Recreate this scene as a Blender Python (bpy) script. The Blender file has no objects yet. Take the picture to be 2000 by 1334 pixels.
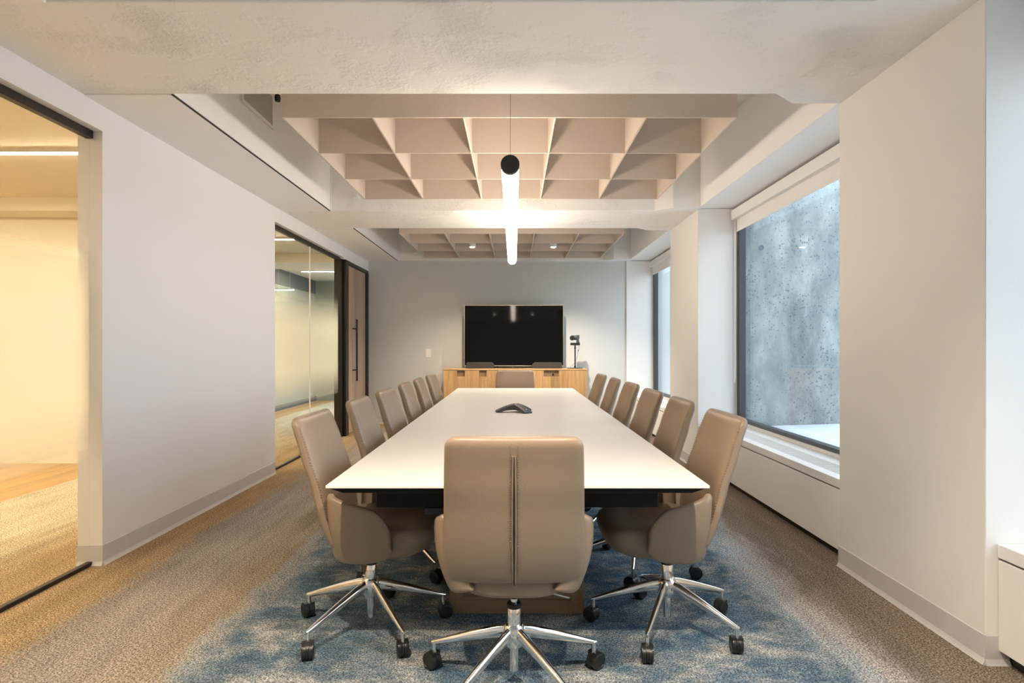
import bpy, bmesh, math, random
from mathutils import Vector, Matrix
random.seed(7)
PI = math.pi
scn = bpy.context.scene
COL = scn.collection

# ------------------------------------------------------------------ mesh helpers
class MB:
    def __init__(self): self.bm = bmesh.new(); self.mi = 0
    def _f(self, vs, mi=None):
        try:
            f = self.bm.faces.new(vs); f.material_index = self.mi if mi is None else mi; return f
        except ValueError: return None
    def box(self, x0, x1, y0, y1, z0, z1):
        p = [self.bm.verts.new(c) for c in ((x0,y0,z0),(x1,y0,z0),(x1,y1,z0),(x0,y1,z0),(x0,y0,z1),(x1,y0,z1),(x1,y1,z1),(x0,y1,z1))]
        for q in ((0,3,2,1),(4,5,6,7),(0,1,5,4),(1,2,6,5),(2,3,7,6),(3,0,4,7)): self._f([p[i] for i in q])
        return self
    def prism(self, pts, axis, a0, a1):
        """pts: 2D polygon, extruded along axis ('x','y','z') from a0 to a1."""
        def mk(u, v, a):
            return {'x': (a,u,v), 'y': (u,a,v), 'z': (u,v,a)}[axis]
        A = [self.bm.verts.new(mk(u,v,a0)) for u,v in pts]; B = [self.bm.verts.new(mk(u,v,a1)) for u,v in pts]
        n = len(pts); self._f(A); self._f(B[::-1])
        for i in range(n): self._f([A[i], B[i], B[(i+1)%n], A[(i+1)%n]])
        return self
    def tube(self, p0, p1, r0, r1=None, n=20, caps=True):
        r1 = r0 if r1 is None else r1
        p0, p1 = Vector(p0), Vector(p1); d = (p1-p0).normalized()
        a = d.cross(Vector((0,0,1)) if abs(d.z) < .95 else Vector((1,0,0))).normalized(); b = d.cross(a)
        R = [[self.bm.verts.new(p + (a*math.cos(t)+b*math.sin(t))*r) for t in [2*PI*i/n for i in range(n)]] for p, r in ((p0,r0),(p1,r1))]
        for i in range(n): self._f([R[0][i], R[0][(i+1)%n], R[1][(i+1)%n], R[1][i]])
        if caps: self._f(R[0][::-1]); self._f(R[1])
        return self
    def lathe(self, prof, axis='z', c=(0,0,0), n=28):
        """prof: list of (r, h) closed by end caps."""
        rings = []
        for r, h in prof:
            ring = []
            for i in range(n):
                t = 2*PI*i/n; u, v = max(r,1e-5)*math.cos(t), max(r,1e-5)*math.sin(t)
                q = {'z': (u,v,h), 'x': (h,u,v), 'y': (v,h,u)}[axis]
                ring.append(self.bm.verts.new((c[0]+q[0], c[1]+q[1], c[2]+q[2])))
            rings.append(ring)
        for a, b in zip(rings, rings[1:]):
            for i in range(n): self._f([a[i], a[(i+1)%n], b[(i+1)%n], b[i]])
        self._f(rings[0][::-1]); self._f(rings[-1])
        return self
    def path(self, pts, radii, n=12, sx=1.0):
        """tube through points, rings perpendicular to the path"""
        pts = [Vector(p) for p in pts]; rings = []
        for i, p in enumerate(pts):
            d = (pts[min(i+1,len(pts)-1)]-pts[max(i-1,0)]).normalized()
            a = d.cross(Vector((0,0,1)) if abs(d.z) < .9 else Vector((1,0,0))).normalized(); b = a.cross(d)
            r = radii[i] if isinstance(radii, (list,tuple)) else radii
            rx, ry = r if isinstance(r, tuple) else (r*sx, r)
            rings.append([self.bm.verts.new(p + a*math.cos(t)*rx + b*math.sin(t)*ry) for t in [2*PI*k/n for k in range(n)]])
        for A, B in zip(rings, rings[1:]):
            for i in range(n): self._f([A[i], A[(i+1)%n], B[(i+1)%n], B[i]])
        self._f(rings[0][::-1]); self._f(rings[-1])
        return self
    def grid(self, fn, nu, nv):
        V = [[self.bm.verts.new(fn(i/nu, j/nv)) for i in range(nu+1)] for j in range(nv+1)]
        for j in range(nv):
            for i in range(nu): self._f([V[j][i], V[j][i+1], V[j+1][i+1], V[j+1][i]])
        return self
    def build(self, name, mat, parent=None, smooth=False, bevel=0, seg=2, subsurf=0, solid=0, angle=35, fix=True, loc=None):
        if fix: bmesh.ops.recalc_face_normals(self.bm, faces=self.bm.faces)
        me = bpy.data.meshes.new(name); self.bm.to_mesh(me); self.bm.free()
        for m in (mat if isinstance(mat, (list,tuple)) else [mat]): me.materials.append(m)
        o = bpy.data.objects.new(name, me); COL.objects.link(o)
        if parent: o.parent = parent
        if loc: o.location = loc
        if solid:
            md = o.modifiers.new('solid', 'SOLIDIFY'); md.thickness = solid; md.offset = 0
        if bevel:
            md = o.modifiers.new('bevel', 'BEVEL'); md.width = bevel; md.segments = seg; md.limit_method = 'ANGLE'; md.angle_limit = math.radians(40)
        if subsurf:
            md = o.modifiers.new('sub', 'SUBSURF'); md.levels = subsurf; md.render_levels = subsurf
        if smooth or bevel:
            me.polygons.foreach_set('use_smooth', [True]*len(me.polygons))
            if not subsurf:
                me.set_sharp_from_angle(angle=math.radians(angle)) if not bevel else None
                if bevel:
                    w = o.modifiers.new('wn', 'WEIGHTED_NORMAL'); w.keep_sharp = True
        return o

def empty(name, loc=(0,0,0), rz=0):
    o = bpy.data.objects.new(name, None); COL.objects.link(o); o.location = loc; o.rotation_euler = (0,0,rz); o.empty_display_size = .1
    return o
def tag(o, label=None, cat=None, group=None, kind=None):
    if label: o['label'] = label
    if cat: o['category'] = cat
    if group: o['group'] = group
    if kind: o['kind'] = kind
    return o
def struct(o): o['kind'] = 'structure'; return o
def copy_tree(o, parent=None):
    c = o.copy(); COL.objects.link(c)
    if parent: c.parent = parent
    for ch in [k for k in KIDS.get(o, [])] if False else list(o.children): copy_tree(ch, c)
    return c
KIDS = {}

# ------------------------------------------------------------------ materials
def newmat(name):
    m = bpy.data.materials.new(name); m.use_nodes = True
    nt = m.node_tree; b = nt.nodes['Principled BSDF']
    return m, nt, b
def P(name, col, rough=.5, metal=0, spec=.5, noise=None, bump=None, coat=0):
    """noise: (scale, amount) colour mottling; bump: (scale, strength, detail)"""
    m, nt, b = newmat(name); N, L = nt.nodes, nt.links
    b.inputs['Base Color'].default_value = (*col, 1); b.inputs['Roughness'].default_value = rough
    b.inputs['Metallic'].default_value = metal; b.inputs['Specular IOR Level'].default_value = spec
    if coat: b.inputs['Coat Weight'].default_value = coat; b.inputs['Coat Roughness'].default_value = .1
    tc = N.new('ShaderNodeTexCoord')
    if noise:
        n = N.new('ShaderNodeTexNoise'); n.inputs['Scale'].default_value = noise[0]; n.inputs['Detail'].default_value = 5
        L.new(tc.outputs['Object'], n.inputs['Vector'])
        mx = N.new('ShaderNodeMix'); mx.data_type = 'RGBA'
        mx.inputs['A'].default_value = (*[c*(1-noise[1]) for c in col],1); mx.inputs['B'].default_value = (*[min(1,c*(1+noise[1])) for c in col],1)
        L.new(n.outputs['Fac'], mx.inputs['Factor']); L.new(mx.outputs['Result'], b.inputs['Base Color'])
    if bump:
        n = N.new('ShaderNodeTexNoise'); n.inputs['Scale'].default_value = bump[0]; n.inputs['Detail'].default_value = bump[2] if len(bump) > 2 else 4
        L.new(tc.outputs['Object'], n.inputs['Vector'])
        bp = N.new('ShaderNodeBump'); bp.inputs['Strength'].default_value = bump[1]; bp.inputs['Distance'].default_value = .01
        L.new(n.outputs['Fac'], bp.inputs['Height']); L.new(bp.outputs['Normal'], b.inputs['Normal'])
    return m
def emit(name, col, s):
    m, nt, b = newmat(name)
    b.inputs['Base Color'].default_value = (.8,.8,.8,1); b.inputs['Emission Color'].default_value = (*col,1); b.inputs['Emission Strength'].default_value = s
    return m
def math_node(nt, op, a, bb, clamp=False):
    n = nt.nodes.new('ShaderNodeMath'); n.operation = op; n.use_clamp = clamp
    for i, v in enumerate((a, bb)):
        if v is None: continue
        if isinstance(v, (int, float)): n.inputs[i].default_value = v
        else: nt.links.new(v, n.inputs[i])
    return n.outputs[0]
def mixc(nt, fac, a, b, blend='MIX'):
    n = nt.nodes.new('ShaderNodeMix'); n.data_type = 'RGBA'; n.blend_type = blend
    for key, v in (('Factor', fac), ('A', a), ('B', b)):
        if isinstance(v, (int, float)): n.inputs[key].default_value = v
        elif isinstance(v, tuple): n.inputs[key].default_value = (*v, 1)
        else: nt.links.new(v, n.inputs[key])
    return n.outputs['Result']
def ramp(nt, fac, stops, interp='LINEAR'):
    n = nt.nodes.new('ShaderNodeValToRGB'); n.color_ramp.interpolation = interp
    e = n.color_ramp.elements
    e[0].position, e[0].color = stops[0][0], (*stops[0][1],1); e[1].position, e[1].color = stops[-1][0], (*stops[-1][1],1)
    for p, c in stops[1:-1]:
        k = e.new(p); k.color = (*c,1)
    nt.links.new(fac, n.inputs[0]); return n.outputs[0]
def noise(nt, vec, scale, detail=4, rough=.5, dist=0):
    n = nt.nodes.new('ShaderNodeTexNoise'); n.inputs['Scale'].default_value = scale; n.inputs['Detail'].default_value = detail
    n.inputs['Roughness'].default_value = rough; n.inputs['Distortion'].default_value = dist
    nt.links.new(vec, n.inputs['Vector']); return n.outputs['Fac']
def mapping(nt, vec, scale=(1,1,1), rot=(0,0,0), loc=(0,0,0)):
    n = nt.nodes.new('ShaderNodeMapping'); n.inputs['Scale'].default_value = scale; n.inputs['Rotation'].default_value = rot; n.inputs['Location'].default_value = loc
    nt.links.new(vec, n.inputs['Vector']); return n.outputs[0]

def carpet_mat():
    m, nt, b = newmat('carpet'); L = nt.links
    tc = nt.nodes.new('ShaderNodeTexCoord'); V = tc.outputs['Object']
    sep = nt.nodes.new('ShaderNodeSeparateXYZ'); L.new(V, sep.inputs[0]); X = sep.outputs[0]
    # distort the stripe position with stretched noise so the zones have ragged, streaky borders
    n1 = noise(nt, mapping(nt, V, (1.6, .55, 1)), 1.4, 4, .6)
    n2 = noise(nt, mapping(nt, V, (6, 2.2, 1)), 2.6, 5, .65)
    d = math_node(nt, 'ADD', math_node(nt, 'MULTIPLY', math_node(nt, 'SUBTRACT', n1, .5), .55), math_node(nt, 'MULTIPLY', math_node(nt, 'SUBTRACT', n2, .5), .30))
    Xd = math_node(nt, 'ADD', X, d)
    t = math_node(nt, 'MULTIPLY', math_node(nt, 'ADD', Xd, 4.3), 1/6.8, True)
    brown = (.185,.150,.120); taupe = (.32,.28,.24); gold_lit = (.33,.23,.13); grey = (.29,.285,.27); blue = (.145,.195,.225); pale = (.50,.43,.31)  # gold by the left wall: carpet tone plus the corridor's warm light painted in
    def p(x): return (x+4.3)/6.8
    base = ramp(nt, t, [(0, pale), (p(-3.3), pale), (p(-2.75), gold_lit), (p(-2.12), gold_lit), (p(-1.95), (.27,.235,.20)), (p(-1.75), taupe), (p(-1.5), (.31,.255,.195)),
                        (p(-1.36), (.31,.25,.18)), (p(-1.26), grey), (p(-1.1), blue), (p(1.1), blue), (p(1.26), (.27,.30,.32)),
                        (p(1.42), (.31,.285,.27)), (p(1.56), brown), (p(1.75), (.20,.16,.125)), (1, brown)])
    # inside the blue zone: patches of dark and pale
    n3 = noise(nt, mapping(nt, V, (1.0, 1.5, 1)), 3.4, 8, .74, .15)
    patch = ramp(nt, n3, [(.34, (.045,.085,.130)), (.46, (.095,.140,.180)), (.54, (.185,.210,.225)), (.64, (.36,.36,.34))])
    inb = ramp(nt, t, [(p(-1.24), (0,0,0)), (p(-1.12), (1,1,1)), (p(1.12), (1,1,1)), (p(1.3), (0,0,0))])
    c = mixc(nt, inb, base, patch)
    # streaks along the room in the taupe zones
    n4 = noise(nt, mapping(nt, V, (5, .7, 1)), 2.2, 5, .6)
    st = ramp(nt, n4, [(.32, (.84,.84,.84)), (.68, (1.13,1.13,1.13))])
    c = mixc(nt, 1.0, c, st, 'MULTIPLY')
    # loop-pile grain
    g = noise(nt, V, 150, 2, .7); g2 = noise(nt, mapping(nt, V, (1,1.0,1)), 75, 2, .6)
    gg = math_node(nt, 'ADD', math_node(nt, 'MULTIPLY', g, .75), math_node(nt, 'MULTIPLY', g2, .25))
    gr = ramp(nt, gg, [(.38, (.30,.30,.30)), (.50, (.95,.95,.95)), (.62, (1.95,1.92,1.86))])
    c = mixc(nt, 1.0, c, gr, 'MULTIPLY')
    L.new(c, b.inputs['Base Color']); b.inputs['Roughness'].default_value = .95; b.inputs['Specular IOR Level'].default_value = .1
    bp = nt.nodes.new('ShaderNodeBump'); bp.inputs['Strength'].default_value = .7; bp.inputs['Distance'].default_value = .004
    L.new(gg, bp.inputs['Height']); L.new(bp.outputs['Normal'], b.inputs['Normal'])
    return m

def wood_mat(name, dark, light, axis='z', scale=1.0, rough=.42, plank=None):
    m, nt, b = newmat(name); L = nt.links
    tc = nt.nodes.new('ShaderNodeTexCoord'); V = tc.outputs['Object']
    s = {'z': (28,28,1.3), 'x': (1.3,28,28), 'y': (28,1.3,28)}[axis]
    n1 = noise(nt, mapping(nt, V, s), 1.5*scale, 5, .6, .35)
    n2 = noise(nt, mapping(nt, V, tuple(k*3.2 for k in s)), 2.0*scale, 3, .6)
    f = math_node(nt, 'ADD', math_node(nt, 'MULTIPLY', n1, .7), math_node(nt, 'MULTIPLY', n2, .3))
    mid = tuple((a+c)/2 for a, c in zip(dark, light))
    c = ramp(nt, f, [(.33, dark), (.48, mid), (.64, light)])
    if plank:
        sep = nt.nodes.new('ShaderNodeSeparateXYZ'); L.new(V, sep.inputs[0])
        w = math_node(nt, 'FLOOR', math_node(nt, 'DIVIDE', sep.outputs[{'x':0,'y':1,'z':2}[plank[0]]], plank[1]), None)
        wn = nt.nodes.new('ShaderNodeTexWhiteNoise'); wn.noise_dimensions = '1D'; L.new(w, wn.inputs['W'])
        v = ramp(nt, wn.outputs['Value'], [(0, (.82,.82,.82)), (1, (1.12,1.1,1.08))])
        c = mixc(nt, 1.0, c, v, 'MULTIPLY')
    L.new(c, b.inputs['Base Color']); b.inputs['Roughness'].default_value = rough
    bp = nt.nodes.new('ShaderNodeBump'); bp.inputs['Strength'].default_value = .12; bp.inputs['Distance'].default_value = .002
    L.new(f, bp.inputs['Height']); L.new(bp.outputs['Normal'], b.inputs['Normal'])
    return m

def concrete_mat():
    m, nt, b = newmat('raw_concrete'); L = nt.links
    tc = nt.nodes.new('ShaderNodeTexCoord'); V = tc.outputs['Object']
    n1 = noise(nt, mapping(nt, V, (1.6,1.6,.7)), 2.6, 9, .72)
    c = ramp(nt, n1, [(.32, (.17,.19,.19)), (.5, (.27,.295,.285)), (.68, (.42,.44,.42))])
    vo = nt.nodes.new('ShaderNodeTexVoronoi'); vo.inputs['Scale'].default_value = 48; L.new(V, vo.inputs['Vector'])
    n2 = noise(nt, V, 3.2, 4, .6)
    dens = math_node(nt, 'MULTIPLY', math_node(nt, 'SUBTRACT', n2, .36, True), 5.0, True)
    sc1 = nt.nodes.new('ShaderNodeSeparateColor'); L.new(vo.outputs['Color'], sc1.inputs[0])
    r1 = math_node(nt, 'MULTIPLY', math_node(nt, 'POWER', sc1.outputs[0], 2.6), .42)
    pit = math_node(nt, 'LESS_THAN', vo.outputs['Distance'], math_node(nt, 'MULTIPLY', r1, math_node(nt, 'ADD', dens, .45)))
    vo2 = nt.nodes.new('ShaderNodeTexVoronoi'); vo2.inputs['Scale'].default_value = 105; L.new(V, vo2.inputs['Vector'])
    sc2 = nt.nodes.new('ShaderNodeSeparateColor'); L.new(vo2.outputs['Color'], sc2.inputs[0])
    pit2 = math_node(nt, 'LESS_THAN', vo2.outputs['Distance'], math_node(nt, 'MULTIPLY', math_node(nt, 'MULTIPLY', sc2.outputs[1], .5), dens))
    pp = math_node(nt, 'MULTIPLY', math_node(nt, 'ADD', pit, math_node(nt, 'MULTIPLY', pit2, .55), True), .8)
    c = mixc(nt, pp, c, (.10,.14,.16))
    L.new(c, b.inputs['Base Color']); b.inputs['Roughness'].default_value = .85
    bp = nt.nodes.new('ShaderNodeBump'); bp.inputs['Strength'].default_value = .4; bp.inputs['Distance'].default_value = .006
    L.new(n1, bp.inputs['Height']); L.new(bp.outputs['Normal'], b.inputs['Normal'])
    return m

def painted_concrete():
    m, nt, b = newmat('white_painted_concrete'); L = nt.links
    tc = nt.nodes.new('ShaderNodeTexCoord'); V = tc.outputs['Object']
    rough_zone = ramp(nt, noise(nt, V, 2.3, 5, .6), [(.50, (0,0,0)), (.62, (1,1,1))])
    fine = noise(nt, V, 60, 5, .65); med = noise(nt, V, 9, 5, .6)
    vo = nt.nodes.new('ShaderNodeTexVoronoi'); vo.inputs['Scale'].default_value = 14; L.new(V, vo.inputs['Vector'])
    pits = ramp(nt, vo.outputs['Distance'], [(.0, (0,0,0)), (.10, (1,1,1))])
    h = math_node(nt, 'ADD', math_node(nt, 'MULTIPLY', math_node(nt, 'MULTIPLY', fine, rough_zone), 1.0), math_node(nt, 'MULTIPLY', med, .35))
    h = math_node(nt, 'ADD', h, math_node(nt, 'MULTIPLY', pits, .12))
    bp = nt.nodes.new('ShaderNodeBump'); bp.inputs['Strength'].default_value = .8; bp.inputs['Distance'].default_value = .018
    L.new(h, bp.inputs['Height']); L.new(bp.outputs['Normal'], b.inputs['Normal'])
    b.inputs['Base Color'].default_value = (.83,.81,.78,1); b.inputs['Roughness'].default_value = .75
    return m

def glass_mat(name, tint=(1,1,1), refl=1.0):
    m = bpy.data.materials.new(name); m.use_nodes = True; nt = m.node_tree; nt.nodes.clear(); L = nt.links
    out = nt.nodes.new('ShaderNodeOutputMaterial'); tr = nt.nodes.new('ShaderNodeBsdfTransparent'); tr.inputs[0].default_value = (*tint,1)
    gl = nt.nodes.new('ShaderNodeBsdfGlossy'); gl.inputs['Roughness'].default_value = .01
    fr = nt.nodes.new('ShaderNodeFresnel'); ge = nt.nodes.new('ShaderNodeNewGeometry')
    L.new(math_node(nt, 'SUBTRACT', 1.45, math_node(nt, 'MULTIPLY', ge.outputs['Backfacing'], 1.45-1/1.45)), fr.inputs[0])   # same reflectance from either side of a thin pane
    mx = nt.nodes.new('ShaderNodeMixShader'); L.new(math_node(nt, 'MULTIPLY', fr.outputs[0], refl, True), mx.inputs[0]); L.new(tr.outputs[0], mx.inputs[1]); L.new(gl.outputs[0], mx.inputs[2])
    L.new(mx.outputs[0], out.inputs[0]); return m
def frost_mat():
    """clear glass carrying a frosted film whose dot density fades out above and below"""
    m = bpy.data.materials.new('frosted_film'); m.use_nodes = True; nt = m.node_tree; nt.nodes.clear(); L = nt.links
    out = nt.nodes.new('ShaderNodeOutputMaterial'); tr = nt.nodes.new('ShaderNodeBsdfTransparent')
    di = nt.nodes.new('ShaderNodeBsdfDiffuse'); di.inputs[0].default_value = (.80,.80,.72,1)
    tl = nt.nodes.new('ShaderNodeBsdfTranslucent'); tl.inputs[0].default_value = (.93,.95,.86,1)
    a = nt.nodes.new('ShaderNodeMixShader'); a.inputs[0].default_value = .72; L.new(di.outputs[0], a.inputs[1]); L.new(tl.outputs[0], a.inputs[2])
    tc = nt.nodes.new('ShaderNodeTexCoord'); sep = nt.nodes.new('ShaderNodeSeparateXYZ'); L.new(tc.outputs['Object'], sep.inputs[0])
    f = ramp(nt, math_node(nt, 'DIVIDE', sep.outputs[2], 3.0), [(.60/3, (0,0,0)), (.62/3, (.25,.25,.25)), (1.0/3, (.97,.97,.97)), (1.42/3, (.97,.97,.97)), (1.95/3, (0,0,0))], 'EASE')
    mx = nt.nodes.new('ShaderNodeMixShader'); L.new(f, mx.inputs[0]); L.new(tr.outputs[0], mx.inputs[1]); L.new(a.outputs[0], mx.inputs[2])
    L.new(mx.outputs[0], out.inputs[0]); return m

M = {}
M['carpet'] = carpet_mat()
M['wall'] = P('white_wall_paint', (.76,.745,.74), .6, bump=(120, .03))
M['backwall'] = P('grey_wall_paint', (.60,.61,.595), .6, bump=(120, .03))
M['pier'] = P('white_pier_paint', (.78,.765,.74), .6, bump=(120, .03))
M['ceil'] = painted_concrete()
M['soffit'] = P('smooth_ceiling_paint', (.86,.84,.82), .6)
M['cove'] = P('vinyl_cove_base', (.56,.54,.53), .45)
M['felt'] = P('taupe_felt', (.56,.48,.41), .95, spec=.1, noise=(220, .16), bump=(300, .25))
M['leather'] = P('taupe_leather', (.262,.190,.130), .37, spec=.45, noise=(3, .05), bump=(260, .10, 3))
M['stitch'] = P('dark_taupe_thread', (.20,.14,.095), .7)
M['gap'] = P('shadow_gap_black', (.012,.010,.009), .7)
M['chrome'] = P('polished_aluminium', (.86,.85,.84), .10, metal=1)
M['black'] = P('black_plastic', (.012,.012,.013), .38)
M['blackmetal'] = P('dark_bronze_metal', (.020,.016,.013), .42, metal=.3)
M['table'] = P('white_laminate', (.72,.69,.655), .30, spec=.4)
M['underside'] = P('black_underframe', (.006,.005,.005), .55, spec=.2)
M['oak'] = wood_mat('honey_oak_veneer', (.34,.190,.075), (.56,.355,.165), 'z', plank=('x', .137))
M['oak_h'] = wood_mat('honey_oak_top', (.40,.24,.105), (.60,.40,.20), 'x')
M['oak_shade'] = wood_mat('shaded_oak_recess', (.16,.10,.055), (.25,.16,.09), 'z')  # credenza oak darkened, shade inside the door notches put into its colour
M['walnut'] = wood_mat('table_base_veneer', (.17,.105,.055), (.30,.195,.105), 'x', .8)
M['wv'] = wood_mat('table_base_veneer_upright', (.17,.105,.055), (.30,.195,.105), 'z', .8)
M['doorwood'] = wood_mat('brown_door_veneer', (.30,.195,.13), (.44,.31,.215), 'z', plank=('y', .15))
M['floorwood'] = wood_mat('amber_floor_boards', (.40,.24,.10), (.58,.37,.17), 'y', plank=('x', .12))
M['concrete'] = concrete_mat()
M['ledge'] = P('pale_concrete_ledge', (.62,.65,.66), .9, noise=(5, .15))
M['tiehole'] = P('dark_tie_hole', (.10,.14,.17), .8)
M['glass'] = glass_mat('clear_glass', (.96,.98,.985), .6)
M['iglass'] = glass_mat('partition_glass', (.985,.99,.975), .05)
M['frost'] = frost_mat()
M['winframe'] = P('dark_grey_window_frame', (.060,.058,.058), .4, metal=.2)
M['white'] = P('white_powder_coat', (.80,.785,.76), .4)
M['gloss_white'] = P('white_plastic', (.82,.80,.77), .35)
M['blind'] = P('white_blind_fabric', (.80,.785,.76), .8)
M['grey_mesh'] = P('grey_grille_mesh', (.45,.43,.40), .6, bump=(600, .4))
M['lamp'] = emit('warm_white_tube', (1,.84,.69), 11.4)
M['disc'] = emit('downlight_lens', (1,.82,.60), 22.0)
M['strip'] = emit('warm_corridor_tube', (1,.86,.60), 88.0)
M['silver'] = P('champagne_metal', (.62,.57,.48), .28, metal=1)
M['screen'] = P('black_screen_glass', (.002,.0015,.0015),   .05, spec=.28)
M['speaker'] = P('dark_grey_speaker_cloth', (.032,.031,.027), .8, bump=(500,.3))
M['phone'] = P('slate_grey_plastic', (.050,.050,.060), .5)
M['led'] = P('pale_logo_print', (.7,.72,.75), .4)
M['camblue'] = P('blue_grey_plastic', (.045,.060,.075), .45)
M['cwall'] = P('cream_corridor_paint', (.76,.70,.58), .7)
M['cdark'] = P('dark_grey_corridor_paint', (.09,.095,.09), .6)
M['cgreen'] = P('sage_corridor_paint', (.26,.28,.23), .7)

# ------------------------------------------------------------------ camera
H = 1.24
cam = bpy.data.cameras.new('camera'); co = bpy.data.objects.new('camera', cam); COL.objects.link(co)
co.location = (0, 0, H); co.rotation_euler = (PI/2, 0, 0)
cam.sensor_width = 36; cam.lens = 1181/2000*36; cam.shift_x = -.002; cam.shift_y = .005; cam.clip_start = .05; cam.clip_end = 200
scn.camera = co

# ------------------------------------------------------------------ room shell
XL, XR, XG = -2.335, 1.84, 2.26     # left wall face, pier face, window plane
YB, YN = 9.70, -1.60                # far wall, wall behind the camera
ZB, ZC = 2.61, 3.20                 # beam underside, slab
WT = .14
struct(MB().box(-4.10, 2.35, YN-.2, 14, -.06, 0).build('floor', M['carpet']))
struct(MB().box(-9, -4.101, YN-.2, 14, -.06, 0).build('floor_corridor', M['floorwood']))
# ceiling: slab and cross beams that widen into haunches at the window side
cb = MB(); cb.box(XL-WT, 2.36, YN, 9.95, ZC, ZC+.12)
for (y0, y1) in ((-1.30,-.42), (2.405,3.284), (6.10,7.0), (9.655,10.6)):
    pts = [(XL-WT,y0), (XR-.42,y0), (XR-.27,y0-.13), (XR+.02,y0-.13), (XR+.02,y1+.13 if y1<10 else y1), (XR-.27,y1+.13 if y1<10 else y1), (XR-.42,y1), (XL-WT,y1)]
    cb.prism(pts, 'z', ZB, ZC+.01)
struct(cb.build('ceiling', M['ceil'], bevel=.008))
# left wall with two glazed openings and a door opening
lw = MB()
DO0, DO1, DH = 8.50, 9.60, 2.445
GT = 2.463
def lbox(y0,y1,z0,z1): lw.box(XL-WT, XL, y0, y1, z0, z1)
lbox(YN, 1.0, 0, ZC); lbox(1.0, 3.43, GT, ZC); lbox(3.43, 5.905, 0, ZC); lbox(5.905, 8.30, GT, ZC); lbox(8.30, DO1+.0, DH, ZC); lbox(DO1, YB+.1, 0, ZC)
struct(lw.build('wall_left', M['wall']))
struct(MB().box(XL-WT, 2.5, YB, YB+.1, 0, ZB-.0005).build('wall_back', M['backwall']))
struct(MB().box(XL-WT, 2.5, YN-.1, YN, 0, ZC).build('wall_front', M['wall']))
# right wall: piers, spandrel under the windows, perimeter beam above
rw = MB()
piers = [(-1.30,-.28), (2.36,3.42), (6.05,7.12), (9.74,10.7)]
for y0, y1 in piers[:3]: rw.box(XR, 2.275, y0, y1, 0, ZB+.01)
rw.box(2.24, 2.34, YN, 9.74, 0, .50)
struct(rw.build('wall_right', M['pier'], bevel=.004))
struct(MB().box(1.80, 1.845, YB-.02, YB+.0005, 0, ZB).build('trim_1', M['pier']))
struct(MB().box(1.845, 2.24, YB-.012, YB+.0005, 0, ZB).build('trim_2', M['pier']))
struct(MB().box(XR-.002, 2.50, YN, YB+.09, ZB+.012, ZC).build('trim_3', M['soffit']))
# left bulkhead with access panel face and shadow gap
b = MB()
for y0, y1 in ((YN, 2.405), (3.284, 6.10), (7.0, 9.66)): b.box(XL, -1.862, y0, y1, ZB-.004, ZC)
struct(b.build('trim_4', M['soffit']))
def bulk(n, y0, y1):
    b = MB(); b.box(-1.861, -1.846, y0, y1, ZB+.002, ZC)
    struct(b.build('trim_%d' % n, M['white'], bevel=.002))
    struct(MB().box(-1.864, -1.852, y0, y1, ZB-.0035, ZB+.002).build('trim_%d' % (n+1), M['gap']))
    struct(MB().box(-1.861, -1.838, y1-.03, y1-.004, ZB+.0, ZC).build('trim_%d' % (n+2), M['white'], bevel=.002))
bulk(5, 3.284, 6.10); bulk(8, 7.0, 9.65)
# thin dark joint lines at beam / bulkhead junctions
# cove base
def cove(name, segs):
    b = MB()
    prof = [(0,0),(.016,0),(.010,.010),(.005,.022),(.004,.112),(.0,.116)]
    for kind, a, c0, c1, s in segs:
        if kind == 'x': b.prism([(a+s*u, v) for u, v in prof], 'y', c0, c1)
        else: b.prism([(a+s*u, v) for u, v in prof], 'x', c0, c1)
    return struct(b.build(name, M['cove']))
cove('baseboard_left', [('x', XL, 3.43-.004, 5.905+.004, 1), ('y', 3.43, XL-WT, XL+.004, -1), ('y', 5.905, XL-WT, XL+.004, 1)])
cove('baseboard_right', [('x', XR, 2.356, 3.424, -1), ('x', XR, 6.046, 7.124, -1), ('x', XR, -1.3, -.28, -1), ('y', 2.36, XR-.004, 1.93, -1), ('y', 6.05, XR-.004, 1.93, -1)])
cove('baseboard_back', [('y', YB, XL+.05, 1.80, -1)])
cove('baseboard_front', [('y', YN, XL, XR, 1)])

# interior glazing
def glazing(n, y0, y1, joints, post):
    w = struct(empty('window_%d' % n, (XL-.07, y0, 0)))
    f = MB()
    x0, x1 = -.012, .012
    f.box(x0-.008, x1+.008, 0, y1-y0, GT-.045, GT); f.box(x0-.004, x1+.004, 0, y1-y0, 0, .022)
    f.build('frame', M['blackmetal'], w, bevel=.002)
    ys = [y0] + joints + [y1]
    for a, c in zip(ys, ys[1:]):
        g = MB()
        ya, yb = a-y0+.002, c-y0-.002
        g.box(-.005, .005, ya, yb, .020, GT-.04)
        g.bm.faces.ensure_lookup_table()
        for fc in g.bm.faces:
            if fc.calc_center_median().x < -.004: fc.material_index = 1
        g.build('pane', [M['iglass'], M['frost']], w)
    for j in joints: MB().box(-.0065, .0065, j-y0-.004, j-y0+.004, .02, GT-.045).build('joint_seal', M['gloss_white'], w)
    return w
glazing(1, 1.0, 3.428, [], None)
g2 = glazing(2, 5.907, 8.28, [7.12], None)
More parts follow.
